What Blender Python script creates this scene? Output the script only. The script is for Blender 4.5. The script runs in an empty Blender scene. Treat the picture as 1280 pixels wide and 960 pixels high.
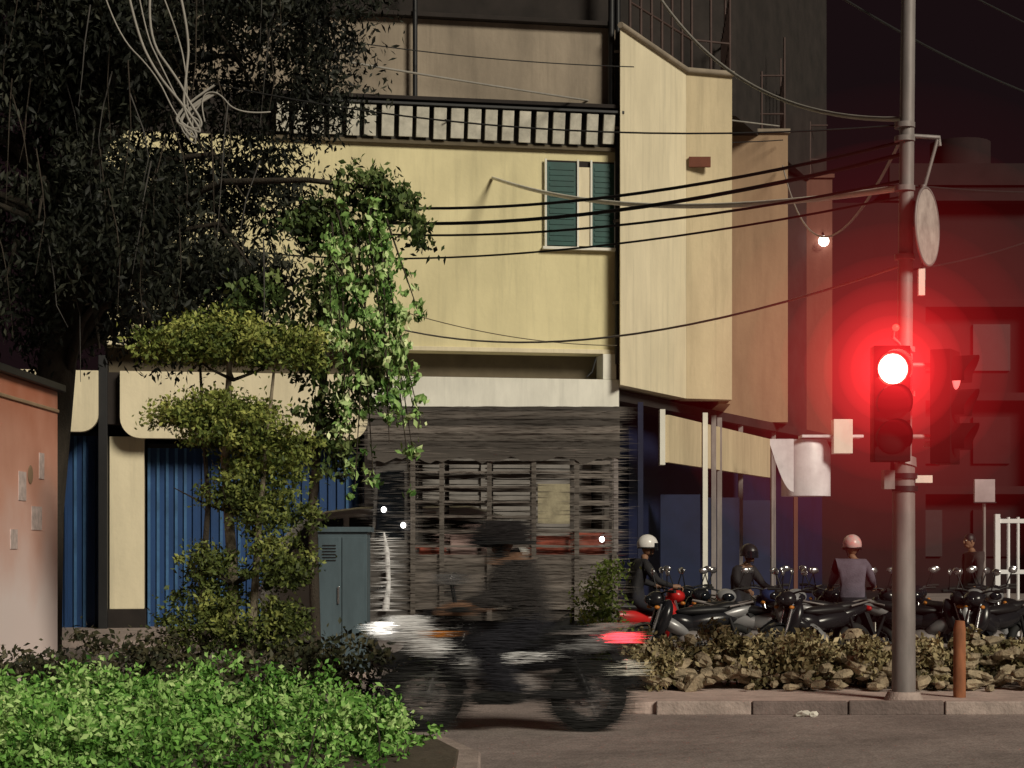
import bpy, math, random
import numpy as np
from mathutils import Vector, Matrix, Euler
random.seed(7); rng = np.random.default_rng(7)
scn = bpy.context.scene
COL = scn.collection

# ------------------------------------------------------------------ materials
def mat(name, col, rough=0.7, var=0.25, scale=3.0, metal=0.0, bump=0.0, stretch=(1,1,1), col2=None, spec=0.4, grime=0.0):
    m = bpy.data.materials.new(name); m.use_nodes = True
    nt = m.node_tree; N = nt.nodes; L = nt.links
    p = N['Principled BSDF']
    p.inputs['Roughness'].default_value = rough
    p.inputs['Metallic'].default_value = metal
    p.inputs['Specular IOR Level'].default_value = spec
    tc = N.new('ShaderNodeTexCoord'); mp = N.new('ShaderNodeMapping'); mp.inputs['Scale'].default_value = stretch
    no = N.new('ShaderNodeTexNoise'); no.inputs['Scale'].default_value = scale; no.inputs['Detail'].default_value = 6; no.inputs['Roughness'].default_value = 0.65
    L.new(tc.outputs['Object'], mp.inputs['Vector']); L.new(mp.outputs[0], no.inputs['Vector'])
    r = N.new('ShaderNodeValToRGB'); r.color_ramp.elements[0].position = 0.3; r.color_ramp.elements[1].position = 0.7
    c2 = col2 if col2 else tuple(c*(1-var) for c in col)
    r.color_ramp.elements[0].color = (*c2, 1)
    r.color_ramp.elements[1].color = (*[min(1, c*(1+var*0.3)) for c in col], 1)
    L.new(no.outputs['Fac'], r.inputs['Fac'])
    out = r.outputs['Color']
    if grime > 0:   # rain streaks running down the wall
        m2 = N.new('ShaderNodeMapping'); m2.inputs['Scale'].default_value = (2.6,2.6,0.16)
        n3 = N.new('ShaderNodeTexNoise'); n3.inputs['Scale'].default_value = 2.0; n3.inputs['Detail'].default_value = 8; n3.inputs['Roughness'].default_value = 0.7
        L.new(tc.outputs['Object'], m2.inputs[0]); L.new(m2.outputs[0], n3.inputs['Vector'])
        r3 = N.new('ShaderNodeMapRange'); r3.inputs['From Min'].default_value = 0.5; r3.inputs['From Max'].default_value = 0.78; r3.inputs['To Max'].default_value = grime
        L.new(n3.outputs['Fac'], r3.inputs[0])
        mx = N.new('ShaderNodeMix'); mx.data_type = 'RGBA'; L.new(r3.outputs[0], mx.inputs[0]); L.new(out, mx.inputs[6])
        mx.inputs[7].default_value = (*[c*0.45 for c in col], 1); out = mx.outputs[2]
    L.new(out, p.inputs['Base Color'])
    if bump > 0:
        n2 = N.new('ShaderNodeTexNoise'); n2.inputs['Scale'].default_value = scale*8; n2.inputs['Detail'].default_value = 4
        L.new(tc.outputs['Object'], n2.inputs['Vector'])
        b = N.new('ShaderNodeBump'); b.inputs['Strength'].default_value = bump; b.inputs['Distance'].default_value = 0.03
        L.new(n2.outputs['Fac'], b.inputs['Height']); L.new(b.outputs[0], p.inputs['Normal'])
    return m

def emis(name, col, s):
    m = bpy.data.materials.new(name); m.use_nodes = True
    nt = m.node_tree; p = nt.nodes['Principled BSDF']
    p.inputs['Base Color'].default_value = (*col, 1)
    p.inputs['Emission Color'].default_value = (*col, 1); p.inputs['Emission Strength'].default_value = s
    return m

def leafmat(name, dark, mid, light, rough=0.6):
    m = bpy.data.materials.new(name); m.use_nodes = True
    nt = m.node_tree; N = nt.nodes; L = nt.links; p = N['Principled BSDF']
    a = N.new('ShaderNodeAttribute'); a.attribute_name = 'var'
    r = N.new('ShaderNodeValToRGB'); e = r.color_ramp.elements
    e[0].color = (*dark, 1); e[1].color = (*light, 1); k = e.new(0.5); k.color = (*mid, 1)
    L.new(a.outputs['Fac'], r.inputs['Fac']); L.new(r.outputs[0], p.inputs['Base Color'])
    p.inputs['Roughness'].default_value = rough; p.inputs['Specular IOR Level'].default_value = 0.25
    return m

# ------------------------------------------------------------------ mesh builder
class B:
    def __init__(s): s.v=[]; s.f=[]; s.mi=[]; s.sm=[]; s.mats=[]
    def _m(s, m):
        if m not in s.mats: s.mats.append(m)
        return s.mats.index(m)
    def add(s, vs, fs, m, smooth=False):
        o=len(s.v); k=s._m(m)
        s.v += [tuple(v) for v in vs]
        for f in fs: s.f.append([i+o for i in f]); s.mi.append(k); s.sm.append(smooth)
    def box(s,x0,x1,y0,y1,z0,z1,m,M=None):
        vs=[Vector((x,y,z)) for z in (z0,z1) for y in (y0,y1) for x in (x0,x1)]
        if M: vs=[M@v for v in vs]
        s.add(vs,[(0,2,3,1),(4,5,7,6),(0,1,5,4),(2,6,7,3),(0,4,6,2),(1,3,7,5)],m)
    def prism(s,poly,a,b,m,axis='z'):
        n=len(poly)
        def P(p,h): return {'z':(p[0],p[1],h),'y':(p[0],h,p[1]),'x':(h,p[0],p[1])}[axis]
        vs=[P(p,a) for p in poly]+[P(p,b) for p in poly]
        fs=[tuple(range(n))[::-1],tuple(range(n,2*n))]+[(i,(i+1)%n,(i+1)%n+n,i+n) for i in range(n)]
        s.add(vs,fs,m)
    def tube(s,pts,rad,m,seg=10,sx=1.0):
        pts=[Vector(p) for p in pts]; n=len(pts)
        if not hasattr(rad,'__len__'): rad=[rad]*n
        vs=[]; prev=None
        for i,p in enumerate(pts):
            t=(pts[min(i+1,n-1)]-pts[max(i-1,0)]).normalized()
            if prev is None:
                a=Vector((0,0,1)) if abs(t.z)<0.9 else Vector((1,0,0))
                u=t.cross(a).normalized()
            else: u=(prev-t*prev.dot(t)).normalized()
            prev=u; w=t.cross(u)
            for k in range(seg):
                an=2*math.pi*k/seg
                vs.append(p+(u*math.cos(an)*sx+w*math.sin(an))*rad[i])
        fs=[(i*seg+k,i*seg+(k+1)%seg,(i+1)*seg+(k+1)%seg,(i+1)*seg+k) for i in range(n-1) for k in range(seg)]
        s.add(vs,fs,m,True)
        s.add([vs[k] for k in range(seg)],[tuple(range(seg))[::-1]],m); s.add([vs[(n-1)*seg+k] for k in range(seg)],[tuple(range(seg))],m)
    def ell(s,c,r,m,rot=(0,0,0),nu=16,nv=10,vmin=0.0,vmax=1.0,jit=0.0):
        R=Euler(rot).to_matrix(); c=Vector(c); vs=[]
        for j in range(nv+1):
            ph=math.pi*(vmin+(vmax-vmin)*j/nv)
            for i in range(nu):
                th=2*math.pi*i/nu; q=1+(random.uniform(-jit,jit) if jit else 0)
                vs.append(c+R@Vector((q*r[0]*math.sin(ph)*math.cos(th),q*r[1]*math.sin(ph)*math.sin(th),q*r[2]*math.cos(ph))))
        fs=[(j*nu+i,(j+1)*nu+i,(j+1)*nu+(i+1)%nu,j*nu+(i+1)%nu) for j in range(nv) for i in range(nu)]
        s.add(vs,fs,m,not jit)
    def torus(s,c,R,r,m,nu=28,nv=8,axis='y',flat=1.0):
        c=Vector(c); vs=[]
        for i in range(nu):
            a=2*math.pi*i/nu
            for j in range(nv):
                b=2*math.pi*j/nv; q=R+r*math.cos(b); h=r*math.sin(b)*flat
                d={'y':(q*math.cos(a),h,q*math.sin(a)),'z':(q*math.cos(a),q*math.sin(a),h),'x':(h,q*math.cos(a),q*math.sin(a))}[axis]
                vs.append(c+Vector(d))
        fs=[(i*nv+j,((i+1)%nu)*nv+j,((i+1)%nu)*nv+(j+1)%nv,i*nv+(j+1)%nv) for i in range(nu) for j in range(nv)]
        s.add(vs,fs,m,True)
    def make(s,name,parent=None,M=None,bevel=0,loc=None,rotz=0):
        me=bpy.data.meshes.new(name)
        vs=[M@Vector(v) for v in s.v] if M else s.v
        me.from_pydata([tuple(v) for v in vs],[],s.f)
        for m in s.mats: me.materials.append(m)
        me.polygons.foreach_set('material_index',s.mi); me.polygons.foreach_set('use_smooth',s.sm); me.update()
        o=bpy.data.objects.new(name,me); COL.objects.link(o)
        if parent: o.parent=parent
        if loc: o.location=loc
        o.rotation_euler[2]=rotz
        if bevel:
            b=o.modifiers.new('bev','BEVEL'); b.width=bevel; b.segments=2; b.limit_method='ANGLE'; b.angle_limit=math.radians(50)
        return o
def empty(name,loc=(0,0,0),rotz=0,parent=None):
    e=bpy.data.objects.new(name,None); COL.objects.link(e); e.location=loc; e.rotation_euler[2]=rotz; e.parent=parent; return e

# ------------------------------------------------------------------ foliage
def foliage(name, clumps, n, size, m, parent=None, sub=0.16, sub_n=60, aspect=0.5, droop=0.0, fill=0.45):
    w=np.array([(c[3]*c[4]*c[5])**(2/3) for c in clumps]); w/=w.sum()
    nsub=max(1,n//sub_n); ci=rng.choice(len(clumps),nsub,p=w); C=np.array(clumps)
    d=rng.normal(size=(nsub,3)); d/=np.linalg.norm(d,axis=1,keepdims=True)
    rr=rng.random(nsub)**fill
    cen=C[ci,:3]+d*C[ci,3:]*(rr*(0.85+0.3*rng.random(nsub)))[:,None]
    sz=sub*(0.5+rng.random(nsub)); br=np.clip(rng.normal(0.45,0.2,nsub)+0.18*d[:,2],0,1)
    k=rng.integers(0,nsub,n)
    pos=cen[k]+rng.normal(size=(n,3))*sz[k][:,None]*np.array([0.6,0.6,0.45])
    pos[:,2]=np.maximum(pos[:,2],0.03)
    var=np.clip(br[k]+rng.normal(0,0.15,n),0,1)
    a=rng.normal(size=(n,3)); a[:,2]-=droop*2; a/=np.linalg.norm(a,axis=1,keepdims=True)
    b=rng.normal(size=(n,3)); b=np.cross(a,b); b/=np.linalg.norm(b,axis=1,keepdims=True)
    c=np.cross(a,b); L=(size*(0.6+0.8*rng.random(n)))[:,None]; W=L*aspect
    v=np.stack([pos-a*L*0.5, pos+b*W*0.5+c*W*0.15-a*L*0.05, pos+a*L*0.5, pos-b*W*0.5+c*W*0.15-a*L*0.05],1)
    me=bpy.data.meshes.new(name)
    me.vertices.add(4*n); me.vertices.foreach_set('co',v.reshape(-1))
    me.loops.add(6*n)
    base=(np.arange(n)*4)[:,None]; idx=(base+np.array([0,1,2,0,2,3])).reshape(-1)
    me.loops.foreach_set('vertex_index',idx.astype(np.int32))
    me.polygons.add(2*n); me.polygons.foreach_set('loop_start',(np.arange(2*n)*3).astype(np.int32))
    me.update(calc_edges=True)
    at=me.attributes.new('var','FLOAT','POINT'); at.data.foreach_set('value',np.repeat(var,4).astype(np.float32))
    me.materials.append(m)
    o=bpy.data.objects.new(name,me); COL.objects.link(o); o.parent=parent
    return o

# ------------------------------------------------------------------ palette
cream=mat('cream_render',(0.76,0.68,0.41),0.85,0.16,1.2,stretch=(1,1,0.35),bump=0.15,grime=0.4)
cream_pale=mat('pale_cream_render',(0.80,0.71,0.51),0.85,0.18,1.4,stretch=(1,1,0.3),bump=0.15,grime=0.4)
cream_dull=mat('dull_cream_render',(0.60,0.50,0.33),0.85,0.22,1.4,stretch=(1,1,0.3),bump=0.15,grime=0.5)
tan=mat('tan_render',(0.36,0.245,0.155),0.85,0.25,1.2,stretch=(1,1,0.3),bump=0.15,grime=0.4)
brown=mat('brown_render',(0.16,0.07,0.05),0.85,0.3,1.2,stretch=(1,1,0.3),bump=0.15,grime=0.4)  # signal's red cast put into the far bay's colour
maroon=mat('red_cast_render',(0.012,0.005,0.006),0.9,0.5,0.5)  # far walls' colour carries the signal's red cast and the night dark
maroon2=mat('red_cast_trim',(0.017,0.007,0.008),0.9,0.5,1)  # trim tone with the same red cast painted in
dim=mat('dim_light_render',(0.32,0.265,0.205),0.9,0.35,1.2,stretch=(1,1,0.3),bump=0.2,grime=0.6)  # upper wall: weaker light up there put into a darker colour
darkwall=mat('dark_render',(0.026,0.020,0.018),0.9,0.5,1.5)  # near-black render for recesses, pillars and roof blocks
recess=mat('recess_brown',(0.13,0.105,0.07),0.9,0.3,2)
white=mat('white_trim',(0.82,0.80,0.72),0.7,0.15,3,stretch=(1,1,0.4),grime=0.3)
slatw=mat('louvre_white',(0.64,0.61,0.52),0.7,0.4,4,grime=0.4)
slatb=mat('louvre_back',(0.055,0.05,0.042),0.8,0.4,4)
black=mat('black_paint',(0.012,0.012,0.014),0.5,0.3,5)
blue=mat('blue_shutter',(0.014,0.055,0.17),0.45,0.3,3,stretch=(1,1,0.2))
blueL=mat('blue_shutter_rib',(0.05,0.14,0.30),0.45,0.4,3)
blued=mat('dark_blue_wall',(0.008,0.012,0.045),0.6,0.3,2)
blued2=mat('navy_shutter',(0.010,0.018,0.06),0.5,0.3,2)
teal=mat('teal_window_shutter',(0.010,0.070,0.062),0.4,0.3,4)
metalg=mat('galvanised_steel',(0.28,0.25,0.245),0.55,0.35,5,metal=0.2,stretch=(1,1,0.3),grime=0.5)
rollg=mat('grey_roller_shutter',(0.20,0.185,0.175),0.6,0.3,3,stretch=(0.4,1,1),grime=0.4)
conc=mat('concrete_kerb',(0.42,0.34,0.31),0.9,0.4,4,bump=0.4)
earth=mat('earth',(0.10,0.08,0.06),0.95,0.4,2,bump=0.6)
rubber=mat('rubber',(0.012,0.012,0.012),0.8,0.2,8)
chrome=mat('chrome',(0.5,0.5,0.52),0.25,0.1,5,metal=0.9)
glass=mat('dark_glass',(0.01,0.012,0.016),0.12,0.1,3,spec=0.6)
skin=mat('skin',(0.24,0.13,0.08),0.6,0.1,6)
bark=mat('bark',(0.05,0.04,0.03),0.95,0.5,6,stretch=(1,1,0.3),bump=0.6)
barkp=mat('pale_bark',(0.26,0.22,0.16),0.9,0.4,8,stretch=(1,1,0.3),bump=0.4)
asphalt=mat('asphalt',(0.30,0.25,0.235),0.85,0.40,0.9,bump=0.7)
nt=asphalt.node_tree; N=nt.nodes; L=nt.links; p=N['Principled BSDF']; srcs=p.inputs['Base Color'].links[0].from_socket
tc=N.new('ShaderNodeTexCoord'); ng=N.new('ShaderNodeTexNoise'); ng.inputs['Scale'].default_value=60; ng.inputs['Detail'].default_value=3; L.new(tc.outputs['Object'],ng.inputs['Vector'])
mg=N.new('ShaderNodeMapRange'); mg.inputs['From Min'].default_value=0.3; mg.inputs['From Max'].default_value=0.7; mg.inputs['To Min'].default_value=0.6; mg.inputs['To Max'].default_value=1.35; L.new(ng.outputs['Fac'],mg.inputs[0])
vm_=N.new('ShaderNodeVectorMath'); vm_.operation='SCALE'; L.new(srcs,vm_.inputs[0]); L.new(mg.outputs[0],vm_.inputs['Scale']); L.new(vm_.outputs[0],p.inputs['Base Color'])

# ------------------------------------------------------------------ ground, road, pavements
g=B(); g.add([(-400,-100,0),(400,-100,0),(400,900,0),(-400,900,0)],[(0,1,2,3)],earth); g.make('ground')
g=B(); g.add([(-60,-8,0.004),(60,-8,0.004),(60,30,0.004),(-60,30,0.004)],[(0,1,2,3)],asphalt)
g.add([(1.2,30,0.004),(60,30,0.004),(60,80,0.004),(1.2,80,0.004)],[(0,1,2,3)],asphalt); g.make('road')
pv=mat('pavement_slabs',(0.56,0.44,0.40),0.9,0.35,3,bump=0.3)
arc=[(1.35-0.5*math.sin(a),17.3-0.5*math.cos(a)) for a in [i*math.pi/16 for i in range(9)]]
g=B(); g.prism([(60,16.8)]+[(p_[0],p_[1]) for p_ in arc]+[(0.85,21.6),(60,21.6)],0.0,0.12,pv)
kd=mat('kerb_dark',(0.20,0.155,0.145),0.9,0.4,4,bump=0.4)
for i in range(26):
    x=1.35+i*0.9
    g.box(x,x+0.885,16.74,16.80,0.0,0.13+0.008*random.random(),kd if i%3 else conc)
g.make('pavement',bevel=0.012)
g=B(); g.prism([(-14,27.5),(0.9,27.5),(1.15,30),(1.15,33),(-14,33)],0,0.12,conc); g.make('forecourt_pavement',bevel=0.01)
g=B(); g.prism([(-12,9.2),(-0.7,9.2),(-0.35,9.6),(-0.2,10.6),(-0.22,12.6),(-0.5,13.6),(-1.2,14.0),(-12,14.0)],0,0.14,conc)
g.prism([(-12,9.35),(-0.75,9.35),(-0.5,9.7),(-0.35,10.7),(-0.37,12.5),(-0.6,13.4),(-1.3,13.85),(-12,13.85)],0.14,0.17,earth)
g.make('traffic_island',bevel=0.02)
lit=B()
for (x,y,s_) in [(2.68,16.55,0.09),(2.78,16.52,0.05)]:
    lit.ell((x,y,0.03),(s_,s_*0.6,0.03),white,rot=(0.3,0.2,x),nu=7,nv=4,jit=0.2)
lit.make('litter')

# ------------------------------------------------------------------ hedge
hm=leafmat('hedge_leaf',(0.035,0.12,0.018),(0.17,0.38,0.07),(0.50,0.68,0.27))
he=empty('hedge')
cl=[]
for i in range(90):
    x=rng.uniform(-5.6,-0.60); y=rng.uniform(10.2,13.4)
    h=0.66+0.10*math.sin(x*2.3+y)+0.06*rng.normal()-0.13*max(0,(x+1.8))
    cl.append((x,y,h*0.62,0.42 if x<-1.2 else 0.3,0.42,h*0.42))
foliage('hedge_foliage',cl,66000,0.05,hm,he,sub=0.09,sub_n=40,fill=0.3)
b=B()
for i in range(60):
    x=rng.uniform(-5.5,-0.8); y=rng.uniform(10.2,13.6); h=rng.uniform(0.4,0.62)
    b.tube([(x,y,0.15),(x+rng.normal()*0.06,y,h*0.6),(x+rng.normal()*0.1,y,h)],[0.012,0.008,0.003],bark,5)
b.make('hedge_stems',he)

# ------------------------------------------------------------------ tiered ornamental tree
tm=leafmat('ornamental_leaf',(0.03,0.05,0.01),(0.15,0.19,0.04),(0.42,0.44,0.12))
te=empty('topiary_tree')
cl=[(-2.75,17.5,3.58,0.88,0.7,0.18),(-2.25,17.4,3.48,0.45,0.5,0.18),(-3.2,17.4,3.52,0.45,0.45,0.17),(-2.9,17.5,3.72,0.5,0.5,0.12),
    (-2.85,17.5,2.88,0.62,0.55,0.20),(-2.55,17.4,2.68,0.6,0.5,0.2),(-3.15,17.4,2.82,0.35,0.4,0.17),(-2.4,17.5,2.38,0.45,0.45,0.20)]
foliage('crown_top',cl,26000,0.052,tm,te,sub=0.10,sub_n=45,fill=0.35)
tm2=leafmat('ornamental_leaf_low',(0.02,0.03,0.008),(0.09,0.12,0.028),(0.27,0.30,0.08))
cl=[(-2.35,17.5,1.9,0.42,0.45,0.3),(-2.7,17.4,2.1,0.35,0.4,0.2),(-2.3,17.4,1.4,0.36,0.4,0.28),(-2.95,17.4,1.35,0.28,0.4,0.3),(-2.95,17.4,0.85,0.5,0.4,0.35),(-2.3,17.5,0.8,0.35,0.4,0.3)]
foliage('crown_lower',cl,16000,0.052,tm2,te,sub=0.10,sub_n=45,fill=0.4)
b=B()
b.tube([(-2.75,17.5,0),(-2.72,17.5,1.2),(-2.8,17.5,2.4),(-2.75,17.5,3.6)],[0.07,0.055,0.045,0.02],barkp)
b.tube([(-2.6,17.35,0),(-2.5,17.35,1.0),(-2.45,17.4,1.9),(-2.3,17.4,3.4)],[0.05,0.04,0.03,0.012],barkp)
b.tube([(-2.95,17.3,0),(-3.0,17.35,1.1),(-2.95,17.4,2.0),(-3.05,17.5,3.4)],[0.045,0.035,0.025,0.012],bark)
for i in range(30):
    z=rng.choice([1.2,1.9,2.5,3.2]); a=rng.uniform(0,6.28); r=rng.uniform(0.3,0.6)
    b.tube([(-2.72,17.48,z),(-2.72+r*0.5*math.cos(a),17.48+r*0.5*math.sin(a),z+0.1),(-2.72+r*math.cos(a),17.48+r*math.sin(a),z+0.25)],[0.02,0.012,0.005],bark,6)
b.make('trunk',te)
sm=leafmat('dark_shrub_leaf',(0.008,0.010,0.006),(0.03,0.035,0.016),(0.09,0.08,0.045))
cl=[(x,16.6+0.5*math.sin(x*5),0.35+0.12*math.sin(x*3.1),0.4,0.5,0.34) for x in np.arange(-5.0,-1.2,0.3)]
foliage('low_shrubs',cl,10000,0.07,sm,None,sub=0.12,sub_n=30)

# ------------------------------------------------------------------ big dark tree, upper left
dm=leafmat('night_tree_leaf',(0.002,0.003,0.002),(0.010,0.013,0.008),(0.055,0.058,0.040))  # unlit crown: darkness put into the leaf colour
de=empty('large_tree')
cl=[]
def addc(x0,x1,z0,z1,n,y0=18.5,y1=23.5,r=(0.35,0.8)):
    for i in range(n):
        q=rng.uniform(*r); cl.append((rng.uniform(x0,x1),rng.uniform(y0,y1),rng.uniform(z0,z1),q,q,q*rng.uniform(0.6,1.2)))
addc(-7.4,-4.3,4.4,8.6,80)
addc(-4.9,-3.2,4.6,8.4,44)
addc(-3.2,-2.0,6.7,8.4,12)
addc(-4.9,-2.7,4.0,5.4,24,r=(0.3,0.5))
addc(-6.8,-4.8,3.5,4.6,12,r=(0.25,0.45))
addc(-3.1,-1.9,5.3,6.3,7,r=(0.2,0.4))
foliage('crown',cl,112000,0.10,dm,de,sub=0.26,sub_n=55,fill=0.6,droop=0.5,aspect=0.35)
b=B()
b.tube([(-5.6,21,0),(-5.5,21,2),(-5.3,21,4),(-5.0,21,6),(-4.6,21,8.5)],[0.32,0.25,0.22,0.18,0.1],bark,12)
b.tube([(-6.4,20,0),(-6.3,20,2.5),(-6.4,20,5),(-6.0,20,8)],[0.2,0.17,0.14,0.08],bark,10)
for i in range(34):
    z=rng.uniform(3.6,7.5); a=rng.uniform(0,6.28); r=rng.uniform(1.0,2.2)
    b.tube([(-5.2,21,z),(-5.2+r*.5*math.cos(a),21+r*.5*math.sin(a),z+0.5),(-5.2+r*math.cos(a),21+r*math.sin(a),z+0.6),(-5.2+1.2*r*math.cos(a),21+1.2*r*math.sin(a),z+0.1)],[0.07,0.05,0.03,0.01],bark,6)
twig=mat('grey_twig',(0.08,0.075,0.07),0.9,0.5,5)
for i in range(50):
    x=rng.uniform(-6.8,-2.4); y=rng.uniform(18.2,19.5); z=rng.uniform(4.6,8); k=rng.normal()*0.08
    b.tube([(x,y,z),(x+k,y,z-0.4),(x+k*1.4,y,z-0.7),(x+k*1.2+rng.normal()*0.05,y,z-rng.uniform(0.9,1.5))],[0.009,0.008,0.006,0.003],twig if i%3==0 else bark,5)
b.make('trunk',de)

# ------------------------------------------------------------------ bright hanging vine
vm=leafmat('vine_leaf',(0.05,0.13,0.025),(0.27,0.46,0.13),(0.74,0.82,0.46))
ve=empty('hanging_vine')
cl=[]
strands=[]
for i in range(24):
    x0=rng.uniform(-1.9,-1.30); y=18.8+rng.normal()*0.2; zt=rng.uniform(4.4,5.25); zb=rng.uniform(2.2,4.0)
    x1=x0+rng.normal()*0.2+0.15
    strands.append([(x0,y,zt),(x0*0.5+x1*0.5,y,(zt+zb)/2),(x1,y,zb)])
    for t in np.linspace(0,1,9):
        cl.append((x0+(x1-x0)*t,y,zt+(zb-zt)*t,0.09,0.1,0.12))
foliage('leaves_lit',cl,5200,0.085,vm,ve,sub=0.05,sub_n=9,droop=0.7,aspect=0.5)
vm2=leafmat('vine_leaf_shaded',(0.010,0.018,0.006),(0.06,0.10,0.025),(0.22,0.28,0.10))  # shaded copy of the vine leaf, shade put into its colour
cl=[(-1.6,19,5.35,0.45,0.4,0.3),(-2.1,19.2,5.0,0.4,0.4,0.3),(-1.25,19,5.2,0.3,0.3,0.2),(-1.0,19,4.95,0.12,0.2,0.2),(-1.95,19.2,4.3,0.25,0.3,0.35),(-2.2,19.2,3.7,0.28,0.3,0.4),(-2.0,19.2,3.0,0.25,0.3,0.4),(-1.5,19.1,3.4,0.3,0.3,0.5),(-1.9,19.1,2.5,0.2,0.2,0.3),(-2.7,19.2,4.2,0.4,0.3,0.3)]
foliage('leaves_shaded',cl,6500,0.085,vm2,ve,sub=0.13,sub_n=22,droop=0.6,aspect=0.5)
b=B()
for s_ in strands: b.tube(s_,[0.012,0.009,0.004],bark,5)
b.tube([(-4.6,20.5,5.2),(-3.2,19.8,5.6),(-2.2,19.2,5.5),(-1.4,18.9,5.35),(-1.0,18.9,5.1)],[0.06,0.04,0.03,0.02,0.01],bark,8)
b.tube([(-2.1,19.3,0),(-2.15,19.3,2),(-2.0,19.2,3.6),(-1.8,19.1,5.3)],[0.06,0.05,0.04,0.02],bark,8)
b.make('vine_stems',ve)

# ------------------------------------------------------------------ main building
be=empty('shophouse_building')
F=Matrix.Translation((1.945,33,0))@Matrix.Rotation(math.radians(10),4,'Z')
b=B()
b.box(-9.2,-0.0,0.0,9,5.09,8.86,cream)
b.box(-9.2,-0.0,0.45,9,4.62,5.09,recess)
b.box(-12.5,0.0,1.15,9,0.0,4.62,darkwall)
b.box(-9.2,0.0,0.05,9,8.86,9.63,darkwall)
b.box(-9.2,0.0,0.12,9,9.63,11.17,dim)
b.box(-9.2,0.0,0.6,9,11.17,13.5,darkwall)
b.make('walls',be,F)
b=B()
b.box(-4.62,0.0,-0.12,1.14,4.03,4.615,white)
b.box(-0.30,-0.05,-0.10,0.44,4.62,5.085,white)
b.box(-4.7,0.02,-0.2,-0.121,4.0,4.07,black)
b.box(-6.3,0.02,-0.05,0.045,8.88,9.44,slatb)
x=-6.25
while x<-0.15:
    w=0.21+0.03*random.random()
    M=Matrix.Translation((x,-0.24,9.44))@Matrix.Rotation(math.radians(12),4,'X')
    b.box(0,w,-0.05,0.03,-0.56+0.04*random.random(),0,slatw,M)
    x+=0.312
b.box(-6.35,0.05,-0.33,0.1,9.45,9.50,black)
b.box(-6.3,0.03,-0.10,-0.03,8.80,8.875,recess)
b.box(-6.4,0.05,-0.25,0.11,9.56,9.63,darkwall)
b.box(-9.2,0.0,-0.06,0.59,11.12,11.2,darkwall)
b.box(-9.2,-0.02,-0.05,-0.003,5.09,5.17,cream_pale)
b.make('trim',be,F,bevel=0.008)
def rr(x0,x1,z0,z1,r):
    p=[(x0,z1),(x1,z1)]
    p+=[(x1-r+r*math.cos(a),z0+r-r*math.sin(a)) for a in [i*math.pi/14 for i in range(8)]]
    p+=[(x0+r-r*math.sin(a),z0+r-r*math.cos(a)) for a in [i*math.pi/14 for i in range(8)]]
    return p
b=B()
b.prism(rr(-8.95,-4.63,3.45,4.615,0.35),-0.25,-0.02,cream_pale,'y')
b.prism(rr(-10.1,-9.32,3.55,4.615,0.3),-0.25,-0.02,cream_pale,'y')
b.prism(rr(-12.4,-10.25,3.55,4.615,0.3),-0.25,-0.02,cream_pale,'y')
b.box(-12.5,-4.64,-0.019,1.14,3.7,4.61,darkwall)
b.make('shop_fascia',be,F)
b=B()
def shutter(x0,x1,y,z0,z1,p=0.16):
    b.box(x0,x1,y+0.03,y+0.08,z0,z1,blue)
    x=x0
    while x<x1-0.06:
        b.box(x,x+0.05,y-0.02,y+0.029,z0,z1,blueL if random.random()<0.6 else blue); x+=p
    b.box(x0,x1,y-0.03,y-0.021,z1-0.08,z1,black)
shutter(-12.3,-10.2,0.5,0.12,3.6)
shutter(-10.1,-9.35,0.5,0.12,3.6)
shutter(-8.5,-6.6,0.6,0.12,3.4)
shutter(-6.55,-4.7,0.6,0.12,3.4)
b.make('blue_folding_shutters',be,F)
b=B()
z=0.12
while z<3.95:
    b.box(-4.5,-0.3,0.86+0.03*(int(z*10)%2),0.98,z,z+0.085,rollg); z+=0.1
b.box(-2.42,-2.34,0.8,0.85,0.12,3.95,rollg)
b.make('grey_roller_shutter',be,F)
b=B()
b.box(-9.15,-8.55,0.2,1.1,0.45,3.5,cream_pale); b.box(-9.18,-8.52,0.17,1.12,0.12,0.45,darkwall)
b.box(-9.33,-9.17,-0.1,1.1,0.12,4.9,black); b.box(-10.25,-10.11,0.0,1.1,0.12,4.6,black)
b.box(-4.66,-4.5,0.1,1.1,0.12,4.0,darkwall); b.box(-0.25,-0.02,0.2,1.1,0.12,4.0,darkwall)
b.make('pillars',be,F,bevel=0.01)
b=B()
b.box(-1.36,-0.06,-0.02,0.02,7.03,8.62,darkwall)
for (x0,x1) in [(-1.34,-0.78),(-0.50,-0.08)]:
    b.box(x0,x1,-0.05,-0.021,7.06,8.58,teal)
    for k in range(14): b.box(x0+0.05,x1-0.05,-0.062,-0.051,7.14+k*0.1,7.2+k*0.1,teal)
b.box(-0.76,-0.52,-0.06,-0.022,7.06,8.5,cream_pale)
for x in (-1.38,-0.78,-0.53,-0.08): b.box(x,x+0.035,-0.09,-0.063,7.0,8.63,white)
b.box(-1.42,-0.03,-0.12,-0.003,6.98,7.03,white)
b.make('window',be,F)
b=B()
b.tube([(-0.02,-0.1,4.9),(-0.02,-0.1,12.5)],0.05,black); b.tube([(-0.14,-0.07,8.9),(-0.13,-0.07,12.5)],0.06,black)
b.tube([(-3.764,-0.1,9.65),(-3.764,-0.1,12.5)],0.045,black)
b.tube([(-0.42,-0.05,5.0),(-0.5,-0.08,4.75),(-0.6,-0.08,4.66)],0.02,black,6)
for z in (6,7.5,9.2,10.6): b.box(-0.1,0.05,-0.16,-0.0,z,z+0.05,metalg)
b.make('drain_pipes',be,F)
b=B(); b.box(-9.2,-8.75,-0.15,-0.02,7.1,7.75,emis('blue_light',(0.04,0.03,1.0),0.9)); b.make('blue_sign',be,F)
b=B()
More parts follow.
